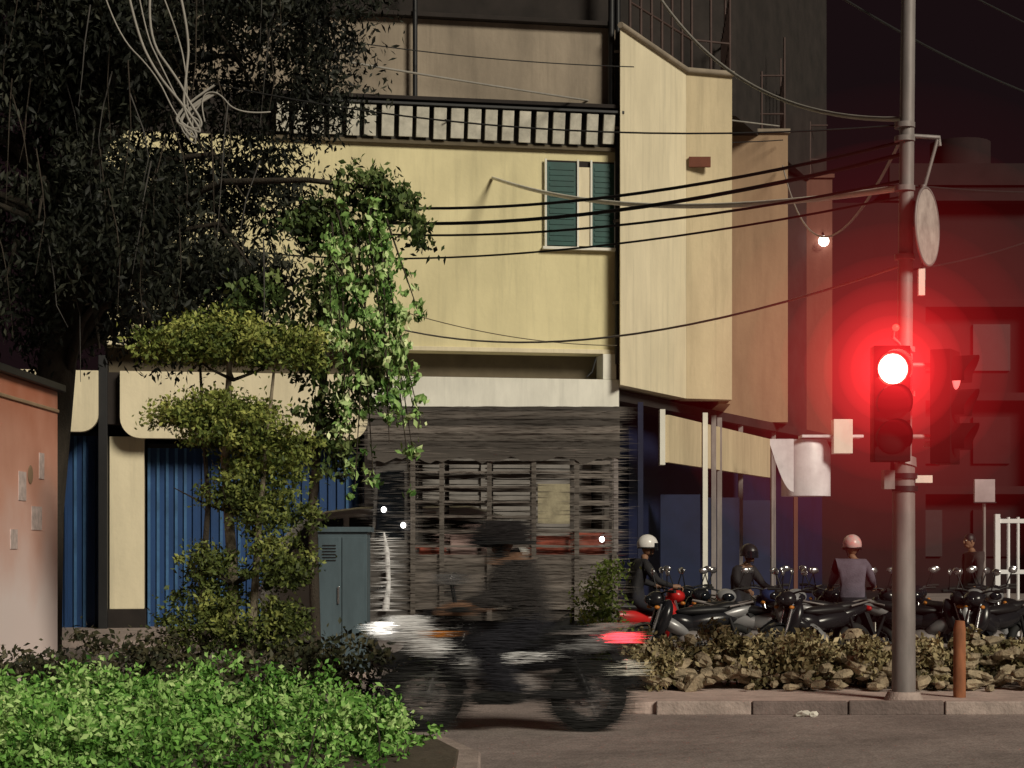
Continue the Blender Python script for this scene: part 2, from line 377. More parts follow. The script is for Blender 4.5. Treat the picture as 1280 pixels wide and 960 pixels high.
b.prism([(1.97,32.6),(3.47,35.7),(3.0,36.5),(1.97,34)],4.5,11.0,cream_pale)
b.prism([(3.472,35.7),(4.42,36.0),(4.42,36.4),(3.3,36.4)],4.5,11.0,cream_dull)  # pale and dull faces: side light put into the two wall colours
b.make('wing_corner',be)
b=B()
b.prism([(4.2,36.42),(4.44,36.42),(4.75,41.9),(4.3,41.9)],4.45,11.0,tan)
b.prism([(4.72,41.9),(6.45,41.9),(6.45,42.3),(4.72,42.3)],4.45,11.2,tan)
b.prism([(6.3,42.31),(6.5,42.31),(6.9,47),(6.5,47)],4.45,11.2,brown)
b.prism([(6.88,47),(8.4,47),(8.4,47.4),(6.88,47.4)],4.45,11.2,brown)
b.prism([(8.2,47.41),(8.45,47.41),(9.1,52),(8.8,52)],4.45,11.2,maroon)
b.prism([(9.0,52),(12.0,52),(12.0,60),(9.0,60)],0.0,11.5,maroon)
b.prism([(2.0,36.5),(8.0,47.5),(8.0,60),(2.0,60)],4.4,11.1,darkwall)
b.prism([(2.3,38),(5.0,40),(8.6,49),(8.6,60),(2.3,60)],11.15,17,darkwall)
b.make('wing_walls',be)
b=B()
for (p_,q) in [((1.97,32.55),(3.48,35.66)),((3.48,35.66),(4.45,35.96))]:
    b.tube([(p_[0],p_[1],11.03),(q[0],q[1],11.03)],0.06,dim,6)
b.box(4.7,6.5,41.84,42.3,11.2,11.3,dim); b.box(6.85,8.45,46.94,47.4,11.2,11.3,brown)
b.box(3.52,3.95,35.62,35.70,9.1,9.3,mat('vent_rust',(0.16,0.05,0.03),0.8))
pts=[(2.2,33.4),(3.6,35.9),(4.4,36.2),(4.8,42.1),(6.4,42.1),(6.9,47.1),(8.3,47.1)]
rail=mat('roof_rail',(0.075,0.045,0.04),0.7,0.3,4)
for i in range(len(pts)-1):
    a=Vector(pts[i]); c=Vector(pts[i+1]); n=max(2,int((c-a).length/0.45))
    for k in range(n):
        q=a.lerp(c,k/n); b.tube([(q.x,q.y,11),(q.x,q.y,12.7+(0.8 if k%4==0 else 0))],0.03,rail,5)
    for z in (11.7,12.6): b.tube([(a.x,a.y,z),(c.x,c.y,z)],0.025,rail,5)
b.make('roof_railing_and_coping',be)
b=B()
b.prism([(2.0,35.5),(2.3,35.3),(9.0,52),(8.5,52)],0,4.4,blued)
b.prism([(1.95,33.1),(8.6,47.2),(8.6,52),(1.95,36)],4.25,4.44,darkwall)
for (x,y,m_) in [(3.9,36.2,white),(4.35,37.6,metalg),(5.1,40,metalg),(4.15,36.9,metalg),(6.2,42.5,metalg),(7.2,45.5,brown),(2.4,33.5,blued)]:
    b.box(x-0.05,x+0.05,y-0.05,y+0.05,0,4.25,m_)
b.prism([(2.88,34.0),(2.98,34.0),(6.05,41.9),(5.9,41.9)],3.15,4.05,cream_dull)
b.box(2.80,2.9,33.9,34.3,3.1,4.15,white)
for k in range(3): 
    b.box(3.0+k*1.1,3.8+k*1.1,36.2+k*2.4,36.25+k*2.4,0.1,2.6,blued2)
b.make('arcade',be)
b=B()
b.ell((8.15,46.85,9.52),(0.14,0.14,0.14),emis('bulb_white',(1,0.9,0.8),6)); b.tube([(8.15,47,9.75),(8.15,46.85,9.65)],0.03,black,6)
b.make('wall_lamp',be)
ae=empty('shop_awning')
awn=mat('awning_sheet',(0.74,0.71,0.76),0.4,0.2,3,grime=0.3)
b=B()
b.tube([(6.28,38.3,2.62),(6.28,38.3,3.62),(6.28,38.3,3.82)],[0.52,0.52,0.44],awn,32)
vs=[]
for i in range(9):
    t=i/8; x=5.45+0.5*t; zb=3.7-1.0*math.sin(t*math.pi/2)
    vs+=[(x,37.85,3.82),(x,37.85,zb)]
b.add(vs,[(2*i,2*i+1,2*i+3,2*i+2) for i in range(8)],awn,True)
b.box(6.75,7.15,37.6,37.9,3.5,4.22,white); b.box(6.1,7.4,37.7,38.2,3.84,3.9,awn)
b.tube([(5.5,37.9,0),(5.5,37.9,3.7)],0.04,metalg); b.make('awning_body',ae,bevel=0.01)

fe=empty('apartment_building')
b=B(); b.box(12.2,34,58,75,0,13.2,maroon); b.box(17,34,57,58,0,9.5,maroon)
for z in (3.2,6.2,9.2,12.6): b.box(12.1,17,57.4,57.99,z,z+0.25,maroon2)
for z in range(3):
    for k in range(9):
        b.box(12.7+k*2.2,13.9+k*2.2,57.9-(1 if k>1 else 0),57.99-(1 if k>1 else 0),1.2+z*3,2.7+z*3,maroon2 if (k+z)%3 else black)
b.box(19,23,58.2,62,13.2,15,maroon2); b.tube([(15,60,13.2),(15,60,15.0)],1.0,maroon2,16)
b.box(12.2,34,57.9,58.1,13.2,13.9,maroon2)
b.make('walls_and_windows',fe)

# ------------------------------------------------------------------ kiosk
ke=empty('kiosk')
km=bpy.data.materials.new('kiosk_lit_paint'); km.use_nodes=True
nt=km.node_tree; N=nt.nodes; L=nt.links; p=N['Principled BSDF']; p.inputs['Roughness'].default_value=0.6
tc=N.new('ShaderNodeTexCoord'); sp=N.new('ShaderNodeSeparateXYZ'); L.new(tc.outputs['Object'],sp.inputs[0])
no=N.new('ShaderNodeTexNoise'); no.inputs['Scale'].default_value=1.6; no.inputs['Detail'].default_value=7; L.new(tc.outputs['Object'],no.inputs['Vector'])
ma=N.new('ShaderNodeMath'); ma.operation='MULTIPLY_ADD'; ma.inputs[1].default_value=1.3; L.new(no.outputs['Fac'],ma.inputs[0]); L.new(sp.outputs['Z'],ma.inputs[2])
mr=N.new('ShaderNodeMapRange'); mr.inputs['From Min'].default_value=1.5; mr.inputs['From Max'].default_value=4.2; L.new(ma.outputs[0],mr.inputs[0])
r=N.new('ShaderNodeValToRGB'); r.color_ramp.elements[0].color=(0.87,0.74,0.73,1); r.color_ramp.elements[1].color=(0.42,0.12,0.055,1)  # paler toward the bottom: light on the wall put into the paint
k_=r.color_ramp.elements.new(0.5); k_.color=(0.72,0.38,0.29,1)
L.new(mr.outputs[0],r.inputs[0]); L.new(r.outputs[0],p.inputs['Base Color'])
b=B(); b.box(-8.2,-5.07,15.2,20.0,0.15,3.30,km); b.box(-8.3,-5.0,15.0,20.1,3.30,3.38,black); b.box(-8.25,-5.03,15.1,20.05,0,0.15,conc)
b.box(-5.069,-5.05,15.2,20,3.06,3.1,tan)
b.make('body',ke,bevel=0.01)
b=B(); pap=mat('paper_notice',(0.66,0.54,0.52),0.8,0.4,12)
for (y,z,w,h) in [(18.4,2.05,0.28,0.3),(18.9,1.75,0.4,0.25),(18.1,1.55,0.25,0.2),(19.2,2.3,0.2,0.28)]:
    b.box(-5.069,-5.062,y,y+w,z,z+h,pap)
b.ell((-5.064,18.85,2.33),(0.006,0.1,0.1),tan)
b.make('notices',ke)

# ------------------------------------------------------------------ planting strip
pe=empty('planting_strip')
pm=leafmat('dry_shrub',(0.05,0.045,0.02),(0.24,0.20,0.10),(0.50,0.42,0.25))
cl=[]
for i in range(120):
    x=rng.uniform(1.25,8.5); y=rng.uniform(18.1,19.6); cl.append((x,y,0.36+0.05*rng.normal(),0.24,0.25,0.26+0.04*rng.normal()))
foliage('dry_shrubs',cl,40000,0.07,pm,pe,sub=0.08,sub_n=30,fill=0.3)
stone=mat('rubble_stone',(0.38,0.31,0.21),0.95,0.6,5,bump=0.6)
b=B()
for i in range(330):
    x=rng.uniform(1.2,8.5); y=rng.uniform(17.95,18.6); q=rng.uniform(0.035,0.10)
    b.ell((x,y,0.12+(y-17.9)*0.75*rng.uniform(0.2,1)+q*0.4),(q*1.6,q,q*0.6),stone,rot=(rng.normal()*0.3,rng.normal()*0.3,rng.uniform(0,3)),nu=6,nv=4,jit=0.22)
b.make('rubble_stones',pe)
cs=leafmat('corner_shrub_leaf',(0.04,0.07,0.012),(0.20,0.30,0.06),(0.46,0.56,0.18))
cl=[(1.0,21,0.45,0.28,0.3,0.4),(1.05,21,0.95,0.22,0.25,0.3),(1.15,21,1.25,0.12,0.2,0.15)]
foliage('corner_shrub',cl,3000,0.06,cs,None,sub=0.14,sub_n=30)

# ------------------------------------------------------------------ traffic signal
tl=empty('traffic_light')
b=B(); PX,PY=3.72,17.02
b.tube([(PX,PY,0.12),(PX,PY,0.2)],[0.19,0.15],conc,16)
b.tube([(PX,PY,0.12),(PX,PY,2.36)],[0.112,0.105],metalg,18)
b.tube([(PX,PY,2.36),(PX+0.02,PY,2.44)],[0.125,0.10],metalg,18)
b.tube([(PX,PY,2.42),(PX+0.03,PY,5.4),(PX+0.07,PY,9)],[0.076,0.07,0.062],metalg,16)
for z in (2.1,2.22,3.0,3.42,4.3,4.95,5.42,5.55): b.tube([(PX+0.01,PY,z),(PX+0.01,PY,z+0.05)],0.098 if z>2.4 else 0.125,black if z<2.4 else metalg,16)
b.box(PX-0.2,PX-0.1,PY-0.08,PY+0.06,2.12,2.3,metalg)
b.box(PX+0.10,PX+0.26,PY-0.06,PY+0.06,2.18,2.25,white)
b.tube([(PX,PY,5.48),(PX+0.34,PY,5.46),(PX+0.34,PY,5.38)],0.022,metalg,6)
b.tube([(PX+0.32,PY,5.44),(PX+0.2,PY,5.0),(PX+0.04,PY,4.7)],0.018,metalg,6)
b.tube([(PX-0.12,PY-0.03,2.3),(PX-0.1,PY-0.03,2.6),(PX-0.09,PY-0.02,3.0)],0.018,black,6)
b.make('pole',tl)
hous=mat('signal_housing',(0.006,0.005,0.005),0.7,0.3,4,spec=0.1)
redl=emis('red_lens_core',(1.0,0.45,0.38),9); redr=emis('red_lens_rim',(1.0,0.03,0.02),4); redo=emis('red_lens_oblique',(1.0,0.16,0.15),1.2)
off_a=mat('amber_lens_off',(0.007,0.003,0.003),0.6,spec=0.1); off_g=mat('green_lens_off',(0.004,0.004,0.004),0.6,spec=0.1)
def head(name,M,lit):
    b=B(); b.box(-0.17,0.17,-0.10,0.10,-0.86,0.22,hous)
    for k,mm in enumerate([redr if lit else redo,off_a,off_g]):
        z=-0.32*k
        b.ell((0,-0.10,z),(0.155,0.035,0.155),mm,rot=(0,0,0))
        if k==0 and lit: b.ell((0,-0.125,0),(0.14,0.03,0.14),redl)
        n=18; vs=[]
        for i in range(n+1):
            a=math.radians(-30)+math.radians(240)*i/n
            vs.append((0.165*math.cos(a),-0.10,z+0.165*math.sin(a))); vs.append((0.165*math.cos(a),-0.10-0.12-0.10*max(0,math.sin(a)),z+0.165*math.sin(a)))
        b.add(vs,[(2*i,2*i+1,2*i+3,2*i+2) for i in range(n)],hous,True)
    b.box(-0.03,0.03,0.115,0.2,-0.7,-0.64,metalg); b.box(-0.03,0.03,0.115,0.2,0.05,0.11,metalg)
    return b.make(name,tl,M,bevel=0.01)
head('signal_head_facing_road',Matrix.Translation((3.545,16.80,3.23)),True)
head('signal_head_cross_street',Matrix.Translation((4.12,17.05,3.22))@Matrix.Rotation(math.radians(62),4,'Z'),False)
b=B(); b.tube([(PX,PY,3.30),(4.1,PY+0.03,3.30)],0.025,metalg,6); b.tube([(PX,PY,2.62),(4.1,PY+0.03,2.62)],0.025,metalg,6)
b.tube([(PX,PY-0.02,3.45),(3.6,16.95,3.55),(3.6,16.9,3.62)],0.02,metalg,6); b.ell((3.62,16.9,3.64),(0.035,0.035,0.035),redr,nu=8,nv=6)
b.make('brackets',tl)
# lamp's red halo, added as glow: nested uniform emissive volumes, denser toward the lamp
def f_(r,R=2.6): t=max(0,1-r/R); return 5.2*t**10.5+0.10*t**1.8
radii=[2.6,2.1,1.7,1.35,1.05,0.82,0.64,0.5,0.39,0.3,0.23,0.17]
prevv=0.0
for i,R in enumerate(radii):
    rn=radii[i+1] if i+1<len(radii) else 0.1
    val=f_((R+rn)/2); dv=val-prevv; prevv=val
    m=bpy.data.materials.new('lamp_halo_mat'); m.use_nodes=True; nt=m.node_tree; N=nt.nodes
    N.remove(N['Principled BSDF']); e=N.new('ShaderNodeEmission'); e.inputs['Color'].default_value=(1,0.025,0.03,1); e.inputs['Strength'].default_value=dv
    nt.links.new(e.outputs[0],N['Material Output'].inputs['Volume'])
    b=B(); b.ell((0,0,0),(R,R,R),m,nu=32,nv=20); b.make('lamp_halo',tl,loc=(3.545,16.7,3.23))
ld=bpy.data.lights.new('red_lamp','POINT'); ld.energy=26; ld.color=(1,0.04,0.03); ld.shadow_soft_size=0.1
lo=bpy.data.objects.new('red_lamp',ld); COL.objects.link(lo); lo.parent=tl; lo.location=(3.545,16.42,3.23)
se=empty('round_traffic_sign'); b=B(); sgn=mat('sign_plate_face',(0.50,0.45,0.42),0.5,0.4,6)
b.tube([(0,0,0),(0.012,0,0)],0.365,sgn,36); b.torus((0.006,0,0),0.365,0.014,metalg,axis='x',nu=36,nv=6)
b.box(-0.02,-0.001,-0.3,0.3,-0.02,0.02,metalg); b.tube([(-0.03,0.0,-0.5),(-0.03,0,0.4)],0.022,metalg)
b.make('plate',se,Matrix.Translation((3.92,16.95,4.6))@Matrix.Rotation(math.radians(-30),4,'Z'))
b=B(); b.box(3.84,3.90,16.92,16.98,3.95,4.2,white); b.tube([(3.76,17.0,4.6),(3.9,16.96,4.6)],0.02,metalg,6); b.make('sign_bracket',se)
b=B(); wood=mat('orange_post',(0.34,0.13,0.06),0.8,0.5,8,stretch=(1,1,0.3),grime=0.4)
b.tube([(4.32,17.3,0.12),(4.32,17.3,0.78),(4.325,17.3,0.86)],[0.062,0.06,0.045],wood,12); b.make('bollard',bevel=0.004)

# ------------------------------------------------------------------ cables
cg=mat('cable_grey',(0.32,0.30,0.27),0.6); cb=mat('cable_black',(0.02,0.02,0.02),0.6); cw=mat('cable_white',(0.85,0.82,0.70),0.5)
def cable(pts,r,m,sag=0.0):
    cu=bpy.data.curves.new('overhead_cable','CURVE'); cu.dimensions='3D'; cu.bevel_depth=r; cu.bevel_resolution=2
    P=[]
    if len(pts)==2:
        a,c=Vector(pts[0]),Vector(pts[1])
        for i in range(25):
            t=i/24; q=a.lerp(c,t); q.z-=sag*4*t*(1-t); P.append(q)
        s=cu.splines.new('POLY'); s.points.add(len(P)-1)
        for q,p_ in zip(s.points,P): q.co=(*p_,1)
    else:
        s=cu.splines.new('NURBS'); s.points.add(len(pts)-1)
        for q,p_ in zip(s.points,pts): q.co=(*p_,1)
        s.use_endpoint_u=True; s.order_u=3; s.resolution_u=8
    cu.materials.append(m); o=bpy.data.objects.new('overhead_cable',cu); COL.objects.link(o)
cable([(3.70,17,4.98),(-0.35,32.55,8.25)],0.032,cw,0.32)
cable([(3.70,17,5.63),(2.6,31.5,11.2)],0.024,cg,0.55)
cable([(-5.9,20,7.70),(6.2,41.6,11.3)],0.018,cg,0.1)
cable([(-5.9,20,7.45),(3.75,17.1,5.6)],0.009,cb,0.5)
cable([(3.72,17,5.5),(6.3,41.7,10.4)],0.016,cg,1.3)
cable([(3.72,17,4.25),(-3.0,30.5,5.6)],0.013,cg,0.65)
cable([(-4.0,27.5,7.0),(3.72,17,5.42)],0.018,cb,0.42)
cable([(-4.0,27.5,6.75),(3.72,17,5.30)],0.022,cb,0.42)
cable([(-4.0,27.5,6.55),(3.72,17,5.05)],0.014,cb,0.35)
cable([(-4.0,27.6,6.1),(3.72,17,4.9)],0.012,cb,0.3)
cable([(-2.0,30.5,5.6),(1.9,32.5,5.2)],0.008,recess,0.15)
cable([(3.8,17,4.2),(12,30,9.0)],0.010,cb,0.5)
cable([(3.8,17,5.0),(14,30,8.5)],0.01,cb,0.4)
cable([(2.6,14,6.4),(9,20,6.0)],0.008,cb,0.1)
cable([(3.1,17,6.8),(8.5,24,7.2)],0.012,cb,0.2)
cable([(-1.2,32.1,9.2),(6.3,41.7,11.0)],0.012,cb,0.2)
cable([(-3.6,31.7,10.6),(2.2,32.3,10.2)],0.01,cb,0.1)
for k in range(6):
    j=lambda s_=0.05: float(rng.normal())*s_
    cable([(-3.2+0.12*k+j(),14,6.1),(-3.05+0.1*k+j(),14,5.6),(-2.8+0.05*k+j(),14,5.25+j()),(-2.55+j(),14,5.0+j()),(-2.42+j(),14,4.85+j()),(-2.5+j(),14,4.78+j()),(-2.62+j(),14,4.95+j()),(-2.35+j(),14.02,5.12+j())],0.006+0.004*(k%2),cg)
cable([(-2.4,14,4.9),(-2.45,14,5.1),(-2.3,14,5.15),(-2.15,14,4.95),(-1.9,14.1,5.0)],0.006,cg)

# ------------------------------------------------------------------ motion streaks: fine tapered slivers swept off the surface along travel (x)
def streaks(objs, parent, n, lmin, lmax, thick, name='motion_streaks', yoff=0.03):
    vs=[];fs=[];mi=[];mats=[]
    tris=[];areas=[]
    for o in objs:
        me=o.data; M=o.matrix_world
        co=[M@v.co for v in me.vertices]
        for pl in me.polygons:
            v_=[co[i] for i in pl.vertices]
            for k in range(1,len(v_)-1):
                ar=(v_[k]-v_[0]).cross(v_[k+1]-v_[0]).length/2
                m_=me.materials[pl.material_index] if me.materials else None
                if ar>1e-8: tris.append((v_[0],v_[k],v_[k+1],m_)); areas.append(ar)
    pr_=np.array(areas); pr_=pr_**0.85; pr_/=pr_.sum()
    for t in rng.choice(len(tris),n,p=pr_):
        A,Bv,C,m_=tris[t]; u,v=rng.random(2)
        if u+v>1: u,v=1-u,1-v
        q=A+(Bv-A)*float(u)+(C-A)*float(v); y=q.y-float(rng.random())*yoff-0.004
        h=lmin+(lmax-lmin)*float(rng.random())**2.2; sl_=float(rng.normal())*0.006
        w=thick*(0.5+float(rng.random()))
        o_=len(vs)
        vs+=[(q.x-h,y,q.z-sl_*h*4),(q.x,y,q.z+w),(q.x+h,y,q.z+sl_*h*4),(q.x,y,q.z-w)]
        fs.append((o_,o_+1,o_+2,o_+3))
        if m_ not in mats: mats.append(m_)
        mi.append(mats.index(m_))
    me=bpy.data.meshes.new(name); me.from_pydata(vs,[],fs)
    for m_ in mats: me.materials.append(m_)
    me.polygons.foreach_set('material_index',mi); me.update()
    o=bpy.data.objects.new(name,me); COL.objects.link(o)
    o.parent=parent; o.matrix_parent_inverse=parent.matrix_world.inverted()
    return o

# ------------------------------------------------------------------ vehicles
def motorcycle(b,body,accent=None,tail=None):
    accent=accent or body
    for x in (-0.64,0.60):
        b.torus((x,0,0.29),0.235,0.055,rubber); b.torus((x,0,0.29),0.185,0.014,chrome,nv=6)
        b.tube([(x,-0.06,0.29),(x,0.06,0.29)],0.045,chrome,10)
        for k in range(5):
            a=k*2*math.pi/5; b.tube([(x,0,0.29),(x+0.185*math.cos(a),0,0.29+0.185*math.sin(a))],0.014,metalg,5)
        b.torus((x,0.05,0.29),0.10,0.008,chrome,nv=4)
    for s_ in (-0.075,0.075):
        b.tube([(-0.64,s_,0.29),(-0.52,s_,0.62),(-0.45,s_,0.84)],[0.024,0.022,0.02],chrome,8)
        b.tube([(0.60,s_*1.3,0.30),(0.46,s_*1.3,0.66)],[0.03,0.022],black,8)
        b.tube([(0.02,s_,0.32),(0.60,s_*1.2,0.29)],0.025,black,6)
    n=10; vs=[]
    for i in range(n+1):
        a=math.radians(10+150*i/n)
        for y in (-0.075,0,0.075):
            rr_=0.325-(abs(y)*0.4); vs.append((-0.64+rr_*math.cos(a),y,0.29+rr_*math.sin(a)))
    b.add(vs,[(3*i+k,3*i+k+1,3*i+k+4,3*i+k+3) for i in range(n) for k in range(2)],body,True)
    b.tube([(-0.45,0,0.80),(-0.22,0,0.42),(0.05,0,0.30)],[0.04,0.04,0.03],black,8)
    b.ell((-0.02,0,0.37),(0.2,0.13,0.13),metalg,nu=10,nv=8); b.box(-0.12,0.08,-0.15,0.15,0.28,0.38,black)
    b.tube([(0.0,0.14,0.27),(0.3,0.17,0.27),(0.72,0.18,0.40)],[0.022,0.04,0.055],chrome,10)
    b.tube([(0.02,-0.2,0.27),(0.02,0.2,0.27)],0.015,black,6)
    b.ell((-0.40,0,0.66),(0.10,0.17,0.25),body,rot=(0,0.35,0)); b.ell((-0.25,0,0.55),(0.22,0.14,0.09),accent,rot=(0,0.5,0))
    b.ell((-0.50,0,0.90),(0.13,0.14,0.10),body,rot=(0,-0.3,0)); b.ell((-0.60,0,0.89),(0.045,0.09,0.06),glass,rot=(0,-0.3,0),nu=10,nv=6)
    b.tube([(-0.36,-0.34,1.0),(-0.42,-0.18,1.0),(-0.47,0,0.95),(-0.42,0.18,1.0),(-0.36,0.34,1.0)],0.014,black,6)
    for s_ in (-1,1):
        b.tube([(-0.39,s_*0.24,1.0),(-0.36,s_*0.35,1.0)],0.02,rubber,8)
        b.tube([(-0.41,s_*0.2,1.0),(-0.44,s_*0.27,1.2)],0.008,black,5); b.ell((-0.44,s_*0.29,1.24),(0.02,0.065,0.045),chrome,nu=10,nv=6)
        b.ell((-0.53,s_*0.15,0.80),(0.04,0.03,0.025),mat_amber,nu=8,nv=5)
    b.ell((0.22,0,0.62),(0.40,0.13,0.12),body,rot=(0,-0.12,0)); b.ell((0.55,0,0.72),(0.28,0.10,0.08),accent,rot=(0,-0.22,0))
    b.ell((-0.12,0,0.60),(0.2,0.11,0.11),body,rot=(0,0.25,0))
    b.ell((0.18,0,0.755),(0.42,0.125,0.065),black,rot=(0,-0.05,0)); b.ell((0.45,0,0.80),(0.2,0.11,0.055),black,rot=(0,-0.1,0))
    b.tube([(0.45,-0.13,0.80),(0.78,-0.10,0.86),(0.80,0,0.87),(0.78,0.10,0.86),(0.45,0.13,0.80)],0.013,metalg,6)
    b.ell((0.82,0,0.76),(0.05,0.09,0.04),tail or tail_mat,nu=10,nv=6)
    b.prism([(0.72,0.72),(0.80,0.70),(0.93,0.40),(0.90,0.38)],-0.07,0.07,black,'y')
    b.box(0.885,0.895,-0.09,0.09,0.46,0.58,white)
mat_amber=mat('indicator_amber',(0.5,0.18,0.03),0.3); tail_mat=mat('tail_lamp_red',(0.4,0.01,0.01),0.3)
pr=mat('paint_red',(0.50,0.02,0.02),0.3,0.1,3); pk=mat('paint_black',(0.014,0.014,0.017),0.25,0.1,3); pw=mat('paint_white',(0.80,0.80,0.82),0.3,0.1,3); pb=mat('paint_dark_blue',(0.02,0.03,0.09),0.3,0.1,3); ps=mat('paint_silver',(0.30,0.30,0.31),0.35,0.1,3,metal=0.3)
meshes=[]
for bd,ac in ((pr,pk),(pk,ps),(pk,pk),(pb,pk),(ps,pk),(pk,pr)):
    b=B(); motorcycle(b,bd,ac); o=b.make('motorcycle'); meshes.append(o.data); bpy.data.objects.remove(o)
spots=[(1.75,24.0,200,0),(2.25,24.6,118,1),(2.75,24.3,105,4),(3.25,24.9,125,3),(3.65,24.3,100,4),(4.1,24.8,115,2),(4.95,24.4,110,5),(5.4,24.8,98,1),(5.9,24.3,120,4),(6.5,24.8,105,4),(7.1,24.4,112,1),(2.6,26.2,80,2),(3.6,26.4,95,1),(4.7,26.6,75,2),(5.8,26.3,100,5),(7.0,26.5,90,1),(4.5,23.7,200,1),(3.1,23.0,150,4),(3.9,22.9,35,2),(5.3,23.2,150,1),(6.2,23.0,40,2),(2.3,22.8,20,1)]
for (x,y,a,k) in spots:
    o=bpy.data.objects.new('motorcycle',meshes[k]); COL.objects.link(o); o.location=(x,y,0.004); o.rotation_euler[2]=math.radians(a+rng.normal()*6)

# ------------------------------------------------------------------ people
def person(name,loc,rotz,shirt,pants,shoes,helmet=None,seated=True,scale=1.0):
    e=empty(name,loc,rotz); e.scale=(scale,)*3
    if seated:
        J=dict(pel=(0.18,0,0.86),sp=(0.12,0,1.02),ch=(0.05,0,1.22),nk=(-0.01,0,1.38),hd=(-0.05,0,1.47),
               sl=(0.04,0.17,1.33),sr=(0.04,-0.17,1.33),el=(-0.10,0.26,1.10),er=(-0.10,-0.26,1.10),wl=(-0.32,0.29,1.03),wr=(-0.32,-0.29,1.03),
               hl=(0.14,0.10,0.83),hr=(0.14,-0.10,0.83),kl=(-0.22,0.19,0.70),kr=(-0.22,-0.19,0.70),al=(-0.02,0.19,0.33),ar=(-0.02,-0.19,0.33),tl=(-0.16,0.20,0.29),tr=(-0.16,-0.20,0.29))
    else:
        J=dict(pel=(0,0,0.93),sp=(0,0,1.08),ch=(0,0,1.28),nk=(-0.01,0,1.46),hd=(-0.03,0,1.55),
               sl=(0,0.18,1.41),sr=(0,-0.18,1.41),el=(0.02,0.23,1.12),er=(-0.03,-0.24,1.12),wl=(-0.06,0.23,0.87),wr=(-0.12,-0.22,0.90),
               hl=(0,0.09,0.90),hr=(0,-0.09,0.90),kl=(-0.03,0.11,0.49),kr=(-0.06,-0.11,0.49),al=(0.02,0.12,0.09),ar=(-0.03,-0.12,0.09),tl=(-0.14,0.13,0.05),tr=(-0.19,-0.13,0.05))
    R=dict(pel=.145,sp=.14,ch=.165,nk=.06,hd=.06,sl=.085,sr=.085,el=.056,er=.056,wl=.032,wr=.032,hl=.105,hr=.105,kl=.07,kr=.07,al=.046,ar=.046,tl=.038,tr=.038)
    E=[('pel','sp','s'),('sp','ch','s'),('ch','nk','s'),('nk','hd','k'),('ch','sl','s'),('ch','sr','s'),('sl','el','s'),('sr','er','s'),('el','wl','s'),('er','wr','s'),
       ('pel','hl','p'),('pel','hr','p'),('hl','kl','p'),('hr','kr','p'),('kl','al','p'),('kr','ar','p'),('al','tl','f'),('ar','tr','f')]
    keys=list(J); me=bpy.data.meshes.new('body'); me.from_pydata([J[k] for k in keys],[(keys.index(a),keys.index(c)) for a,c,_ in E],[])
    o=bpy.data.objects.new('body_tmp',me); COL.objects.link(o)
    md=o.modifiers.new('skin','SKIN'); md.use_smooth_shade=True
    for i,k in enumerate(keys):
        sv=me.skin_vertices[0].data[i]; r=R[k]; sv.radius=(r,r*(0.8 if k in('ch','sp','pel') else 1)); sv.use_root=(k=='pel')
    o.modifiers.new('sub','SUBSURF').levels=1
    dg=bpy.context.evaluated_depsgraph_get(); nm=bpy.data.meshes.new_from_object(o.evaluated_get(dg)); bpy.data.objects.remove(o)
    nm.materials.clear()
    for m_ in (shirt,pants,skin,shoes): nm.materials.append(m_)
    idx={'s':0,'p':1,'k':2,'f':3}
    for pl in nm.polygons:
        c=pl.center; best=9; bk='s'
        for a,d_,kk in E:
            A=Vector(J[a]); D=Vector(J[d_])-A; t=max(0,min(1,(c-A).dot(D)/D.length_squared)); q=(c-A-D*t).length-0.5*(R[a]+(R[d_]-R[a])*t)
            if q<best: best=q; bk=kk
        pl.material_index=idx[bk]; pl.use_smooth=True
    bo=bpy.data.objects.new('body',nm); COL.objects.link(bo); bo.parent=e
    h=Vector(J['hd'])+Vector((-0.03,0,0.09)); b=B()
    b.ell(h,(0.092,0.076,0.118),skin); b.ell(h+Vector((-0.03,0,-0.07)),(0.055,0.05,0.045),skin)
    b.ell(h+Vector((-0.098,0,-0.015)),(0.018,0.013,0.024),skin,nu=8,nv=6)
    for s_ in (-1,1):
        b.ell(h+Vector((-0.078,s_*0.03,0.012)),(0.012,0.013,0.009),white,nu=8,nv=6); b.ell(h+Vector((-0.088,s_*0.03,0.012)),(0.005,0.006,0.006),black,nu=6,nv=4)
        b.ell(h+Vector((0.0,s_*0.078,-0.005)),(0.018,0.01,0.03),skin,nu=8,nv=6)
    b.ell(h+Vector((-0.083,0,-0.055)),(0.008,0.022,0.006),maroon2,nu=8,nv=4)
    if not helmet: b.ell(h+Vector((0.012,0,0.025)),(0.098,0.085,0.108),black,vmax=0.6)
    b.make('head',e)
    if helmet:
        b=B(); b.ell(h+Vector((0.01,0,0.03)),(0.145,0.125,0.135),helmet,vmax=0.62,nu=20,nv=12)
        b.torus(h+Vector((0.01,0,-0.015)),0.128,0.012,black,axis='z',nu=22,nv=6)
        n=10; vs=[]
        for i in range(n+1):
            a=math.radians(110+140*i/n)
            for z,rr_ in ((0.05,0.142),(-0.05,0.15)): vs.append(h+Vector((0.01+rr_*1.02*math.cos(a),rr_*0.88*math.sin(a),z)))
        b.add(vs,[(2*i,2*i+1,2*i+3,2*i+2) for i in range(n)],glass,True)
        b.tube([h+Vector((0,0.09,-0.02)),h+Vector((-0.03,0.05,-0.13)),h+Vector((-0.03,-0.05,-0.13)),h+Vector((0,-0.09,-0.02))],0.007,black,5)
        b.make('helmet',e)
    b=B()
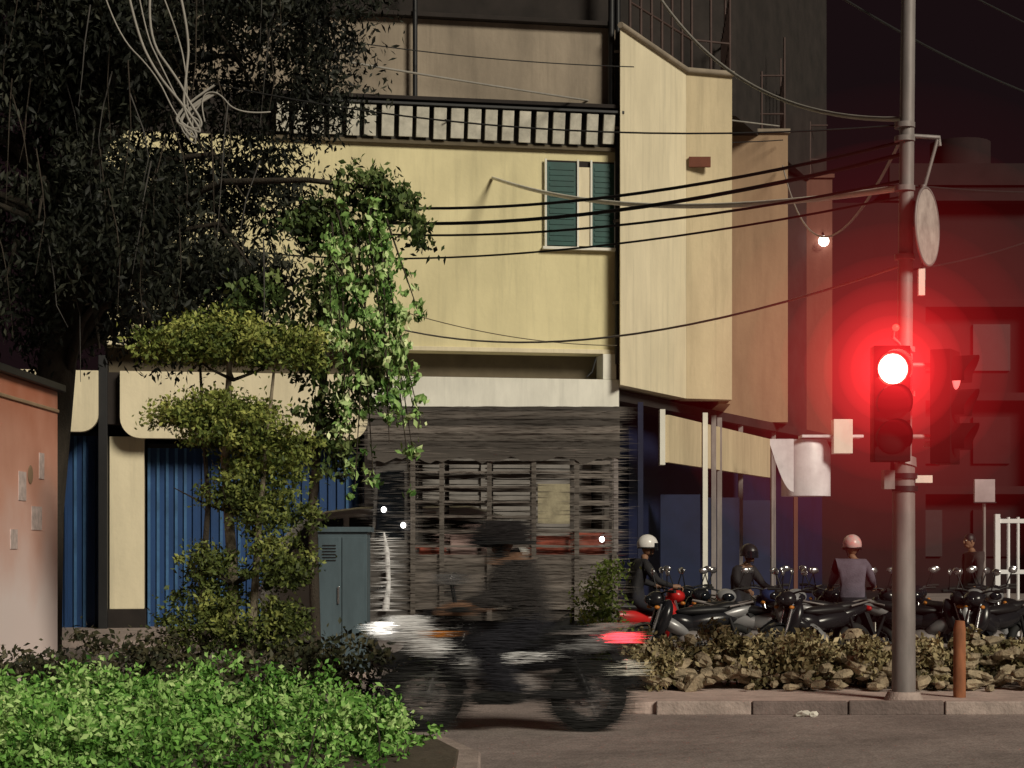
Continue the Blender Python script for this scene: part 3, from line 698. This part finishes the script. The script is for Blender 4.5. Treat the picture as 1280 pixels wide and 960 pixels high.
    for s_,w in ((1,J['wl']),(-1,J['wr'])):
        w=Vector(w); f=(Vector((-1,0,-0.1)) if seated else Vector((-0.15,0,-1))).normalized()
        b.tube([w-f*0.02,w+f*0.03,w+f*0.09],[0.026,0.036,0.034],skin,10)
        side=Vector((0,s_,0)) ; dn=Vector((0,0,-1)) if seated else Vector((0,-s_,0))
        for q in range(4):
            off=(q-1.5)*0.019; ln=[0.062,0.072,0.068,0.052][q]
            sd=side if seated else Vector((1,0,0))
            base=w+f*0.088+sd*off
            b.tube([base,base+f*ln*0.45,base+f*ln*0.7+dn*ln*0.4,base+f*ln*0.55+dn*ln*0.8],[0.0095,0.009,0.0085,0.007],skin,6)
        sd=-side if seated else Vector((-1,0,0))
        b.tube([w+f*0.03+sd*0.025,w+f*0.06+sd*0.045+dn*0.015,w+f*0.085+sd*0.04+dn*0.035],[0.012,0.011,0.008],skin,6)
    b.make('hands',e)
    b=B()
    for k in ('tl','tr'):
        q=J[k]; b.ell((q[0]+0.02,q[1],q[2]-0.005),(0.135,0.05,0.045),shoes,nu=12,nv=8)
    b.make('shoes',e)
    return e
s_black=mat('jacket_black',(0.018,0.017,0.02),0.8,0.3,8,bump=0.3); s_grey=mat('shirt_grey',(0.13,0.11,0.15),0.9,0.3,8,bump=0.2); s_drab=mat('jacket_drab',(0.045,0.04,0.04),0.9,0.4,8,bump=0.2)
p_dark=mat('trousers_dark',(0.02,0.02,0.028),0.9,0.3,8); shoe=mat('shoe_black',(0.01,0.01,0.01),0.6); hw=mat('helmet_white',(0.72,0.70,0.68),0.25,0.05,3); hk=mat('helmet_black',(0.025,0.022,0.024),0.35); hr_=mat('helmet_red_white',(0.65,0.2,0.2),0.3,0.9,14,col2=(0.5,0.5,0.5))
person('seated_motorcyclist',(1.75,24.0,0.004),math.radians(200),s_black,p_dark,shoe,hw,True)
person('seated_motorcyclist',(4.5,23.7,0.004),math.radians(260),s_grey,p_dark,shoe,hr_,True)
person('seated_motorcyclist',(3.25,24.9,0.004),math.radians(125),s_black,p_dark,shoe,hk,True,0.93)
person('standing_man',(7.45,29,0.004),math.radians(20),s_drab,p_dark,shoe,None,False)

mv=(-0.02,15.3,0.004)
b=B(); motorcycle(b,pk,ps,emis('tail_lamp_lit',(1.0,0.05,0.07),3.0))
hl_m=emis('headlamp_lit',(1,0.97,0.92),1.6)
b.ell((-0.70,0,0.84),(0.26,0.17,0.10),pw,rot=(0,-0.12,0)); b.ell((-0.58,0,0.70),(0.22,0.165,0.08),pw,rot=(0,0.4,0))
b.ell((-0.05,-0.10,0.60),(0.36,0.05,0.045),pw,rot=(0,-0.08,0)); b.ell((-0.90,0,0.84),(0.06,0.09,0.05),hl_m,nu=10,nv=6)  # white side strip stands for the panel's highlight
bk=b.make('moving_motorcycle'); bk.location=mv; bk.scale=(1.12,1.1,1.05)
rd=person('motorcycle_rider',(mv[0]+0.02,mv[1],mv[2]),0,s_drab,p_dark,shoe,hk,True,1.04)
bpy.context.view_layer.update()
streaks([bk],bk,26000,0.03,0.26,0.0016,yoff=0.10)
streaks([c for c in rd.children if c.type=='MESH' and c.name.split('.')[0] in('body','helmet','shoes','hands')],rd,20000,0.03,0.22,0.0017,yoff=0.06)

# ------------------------------------------------------------------ slat-sided truck
tr=empty('slat_sided_truck')
sl1=mat('truck_plank_grey',(0.25,0.22,0.20),0.85,0.5,2.5,stretch=(0.3,1,6)); sl2=mat('truck_plank_dark',(0.10,0.088,0.08),0.85,0.4,2.5,stretch=(0.3,1,6)); sl3=mat('truck_plank_mid',(0.17,0.15,0.135),0.85,0.4,2.5,stretch=(0.3,1,6))
b=B()
Y0,Y1=23.0,24.8
b.box(-1.3,1.36,Y0+0.05,Y1,0.62,0.74,sl2)
z=0.76; i=0
while z<1.46: b.box(-1.3,1.36,Y0,Y0+0.03,z,z+0.112,[sl1,sl3,sl1][i%3]); z+=0.118; i+=1
z=1.56
while z<2.70: b.box(-1.3,1.36,Y0,Y0+0.03,z,z+0.022,sl1); b.box(-1.3,1.36,Y1-0.03,Y1,z,z+0.05,sl1); z+=0.19
z=2.74; i=0
while z<3.3: b.box(-1.85,1.38,Y0-0.03-0.01*(i%2),Y0+0.03,z,z+0.09,[sl1,sl2,sl3][i%3]); z+=0.094; i+=1
b.box(-1.87,1.4,Y0-0.02,Y1+0.02,3.31,3.36,sl2)
for x in (-1.3,-0.93,-0.32,0.25,0.8,1.28): b.box(x,x+0.06,Y0-0.05,Y0-0.041,0.62,2.75,sl3); b.box(x,x+0.06,Y1,Y1+0.05,0.62,3.3,sl2)
b.box(1.3,1.36,Y0-0.06,Y0-0.0505,1.5,2.7,metalg)
body_t=b.make('slatted_body',tr)
b=B(); vs=[];n=44
for i in range(n+1):
    x=-1.85+3.23*i/n; vs+= [(x,Y0-0.07,2.84),(x,Y0-0.075,2.70-0.05*random.random()-0.03*math.sin(i*0.7))]
b.add(vs,[(2*i,2*i+1,2*i+3,2*i+2) for i in range(n)],sl2); b.make('tarpaulin_valance',tr)
b=B()
cabm=mat('cab_paint_grey',(0.15,0.14,0.135),0.5,0.4,3)
b.prism([(-1.31,0.5),(-1.31,2.72),(-1.75,2.70),(-1.80,1.75),(-1.86,1.5),(-1.86,0.5)],Y0+0.02,Y1-0.02,cabm,'y')
b.prism([(-1.38,1.65),(-1.38,2.55),(-1.70,2.52),(-1.76,1.65)],Y0+0.0,Y0+0.019,glass,'y')
b.box(-1.95,-1.3,Y0-0.02,Y1,0.42,0.56,pw); b.box(-1.72,-1.66,Y0-0.02,Y0+0.0,1.0,1.06,chrome)
b.tube([(-1.62,Y0-0.06,0.75),(-1.58,Y0-0.07,1.1),(-1.60,Y0-0.06,1.5),(-1.64,Y0-0.06,1.75)],[0.05,0.03,0.035,0.012],pw,8)  # white tube added for the streak of glare on the cab
cab=b.make('cab',tr,bevel=0.01)
b=B()
for x in (-1.55,0.85):
    for y in (Y0+0.12,Y1-0.12): b.torus((x,y,0.38),0.27,0.11,rubber); b.tube([(x,y-0.05,0.38),(x,y+0.05,0.38)],0.2,metalg,16)
b.box(-1.9,1.3,Y0+0.3,Y0+0.4,0.45,0.6,black); b.box(-1.9,1.3,Y1-0.4,Y1-0.3,0.45,0.6,black)
b.make('wheels_and_chassis',tr)
b=B(); cr=mat('crate_red',(0.34,0.08,0.05),0.6,0.5,5); cr2=mat('crate_pink',(0.42,0.30,0.28),0.6,0.4,5)
for (x0,x1,z1,m_) in [(-0.8,-0.45,1.72,cr2),(-0.4,-0.12,1.85,cr2),(0.3,0.75,1.70,cr),(0.8,1.2,1.76,cr),(-1.2,-0.85,1.58,cr)]:
    b.box(x0,x1,Y0+0.12,Y0+0.5,0.75,z1,m_)
crt=b.make('cargo_crates',tr,bevel=0.02)
b=B(); b.box(0.33,0.74,Y0-0.06,Y0-0.052,1.86,2.37,mat('poster_yellow',(0.42,0.38,0.26),0.7,0.4,9)); b.make('poster',tr)
b=B(); wl=emis('marker_white',(1,0.97,0.92),5)
for (x,z) in [(-1.64,2.04),(-1.39,1.84),(-0.32,0.87),(1.15,1.66)]: b.ell((x,Y0-0.09,z),(0.034,0.03,0.038),wl,nu=10,nv=6)
b.make('marker_lamps',tr)
bpy.context.view_layer.update()
streaks([body_t,cab,crt],tr,20000,0.05,0.32,0.003,yoff=0.05)

# parked minivan behind
ce=empty('parked_minivan'); b=B()
vb=mat('van_paint',(0.74,0.73,0.70),0.3,0.15,2)
prof=[(-3.62,0.35),(-3.68,0.85),(-3.60,1.25),(-3.40,1.62),(-3.12,1.93),(-2.7,2.08),(-2.2,2.14),(-0.6,2.16),(0.0,1.98),(0.35,1.3),(0.45,0.9),(0.42,0.35)]
b.prism(prof,26.0,27.7,vb,'y'); b.make('body',ce,bevel=0.09)
b=B()
b.prism([(-3.32,1.40),(-3.02,1.84),(-2.7,1.95),(-2.45,1.97),(-2.45,1.36)],25.975,26.01,glass,'y'); b.prism([(-2.36,1.36),(-2.36,1.98),(-1.4,1.99),(-1.4,1.36)],25.975,26.01,glass,'y'); b.prism([(-1.3,1.36),(-1.3,1.99),(-0.1,1.88),(0.2,1.36)],25.975,26.01,glass,'y')
for x in (-2.95,-0.3):
    b.torus((x,26.05,0.33),0.23,0.1,rubber); b.tube([(x,25.98,0.33),(x,26.1,0.33)],0.17,chrome,14)
b.box(-3.70,-3.5,26.1,26.4,0.8,0.98,chrome); b.ell((-3.1,25.9,1.45),(0.1,0.06,0.08),vb); b.box(-1.85,-1.65,25.96,25.99,1.2,1.24,chrome)
b.make('windows_wheels_trim',ce)

cabt=mat('cabinet_blue_grey',(0.085,0.125,0.15),0.5,0.3,3,stretch=(1,1,0.4),grime=0.5)
b=B(); b.box(-2.30,-1.70,21,21.5,0.1,1.74,cabt); b.box(-2.34,-1.66,20.96,21.54,1.74,1.80,cabt); b.box(-2.27,-2.01,20.985,20.998,0.2,1.68,cabt); b.box(-1.99,-1.73,20.985,20.998,0.2,1.68,cabt)
b.box(-2.33,-1.67,20.97,21.53,0,0.1,conc); b.box(-2.04,-2.02,20.96,20.984,0.9,1.1,chrome)
for k in range(6): b.box(-2.22,-2.06,20.975,20.984,1.4+k*0.035,1.415+k*0.035,black)
b.make('utility_cabinet',bevel=0.008)

b=B()
for k in range(8): b.tube([(8.15+k*0.16,30,0),(8.15+k*0.16,30,2.05)],0.028,pw,8)
for z in (0.3,1.1,1.95): b.box(8.1,9.4,29.97,30.03,z,z+0.07,pw)
b.box(8.08,8.16,29.95,30.05,0,2.1,pw); b.make('white_gate')
b=B(); b.box(7.72,8.06,29.9,29.98,2.3,2.68,mat('sign_face',(0.45,0.38,0.40),0.6)); b.tube([(7.9,29.99,0),(7.9,29.99,2.4)],0.03,metalg,8); b.box(7.70,8.08,29.88,29.895,2.28,2.3,black); b.make('shop_sign',bevel=0.005)

# ------------------------------------------------------------------ light
w=bpy.data.worlds.new('World'); scn.world=w; w.use_nodes=True; nt=w.node_tree; N=nt.nodes; L=nt.links
bg=N['Background']; sky=N.new('ShaderNodeTexSky'); sky.sky_type='NISHITA'; sky.sun_disc=False
sky.sun_elevation=math.radians(-4); sky.sun_rotation=math.radians(144)
mx=N.new('ShaderNodeMix'); mx.data_type='RGBA'; mx.inputs[0].default_value=0.85
L.new(sky.outputs[0],mx.inputs[6]); mx.inputs[7].default_value=(0.20,0.10,0.12,1)
L.new(mx.outputs[2],bg.inputs['Color']); bg.inputs['Strength'].default_value=0.05
sl=bpy.data.lights.new('sun','SUN'); sl.energy=2.9; sl.angle=math.radians(16); sl.color=(1.0,0.92,0.75)
so=bpy.data.objects.new('sun',sl); COL.objects.link(so)
el,az=math.radians(30),math.radians(36)
src=Vector((math.sin(az)*math.cos(el),-math.cos(az)*math.cos(el),math.sin(el)))
so.rotation_euler=src.to_track_quat('Z','Y').to_euler()

cam=bpy.data.cameras.new('camera'); co=bpy.data.objects.new('camera',cam); COL.objects.link(co)
co.location=(0,0,1.6); co.rotation_euler=(math.radians(90),0,0)
cam.lens=63; cam.sensor_width=36; cam.shift_y=0.15625; cam.clip_end=2000; scn.camera=co
scn.view_settings.view_transform='Standard'; scn.view_settings.look='None'; scn.view_settings.exposure=0
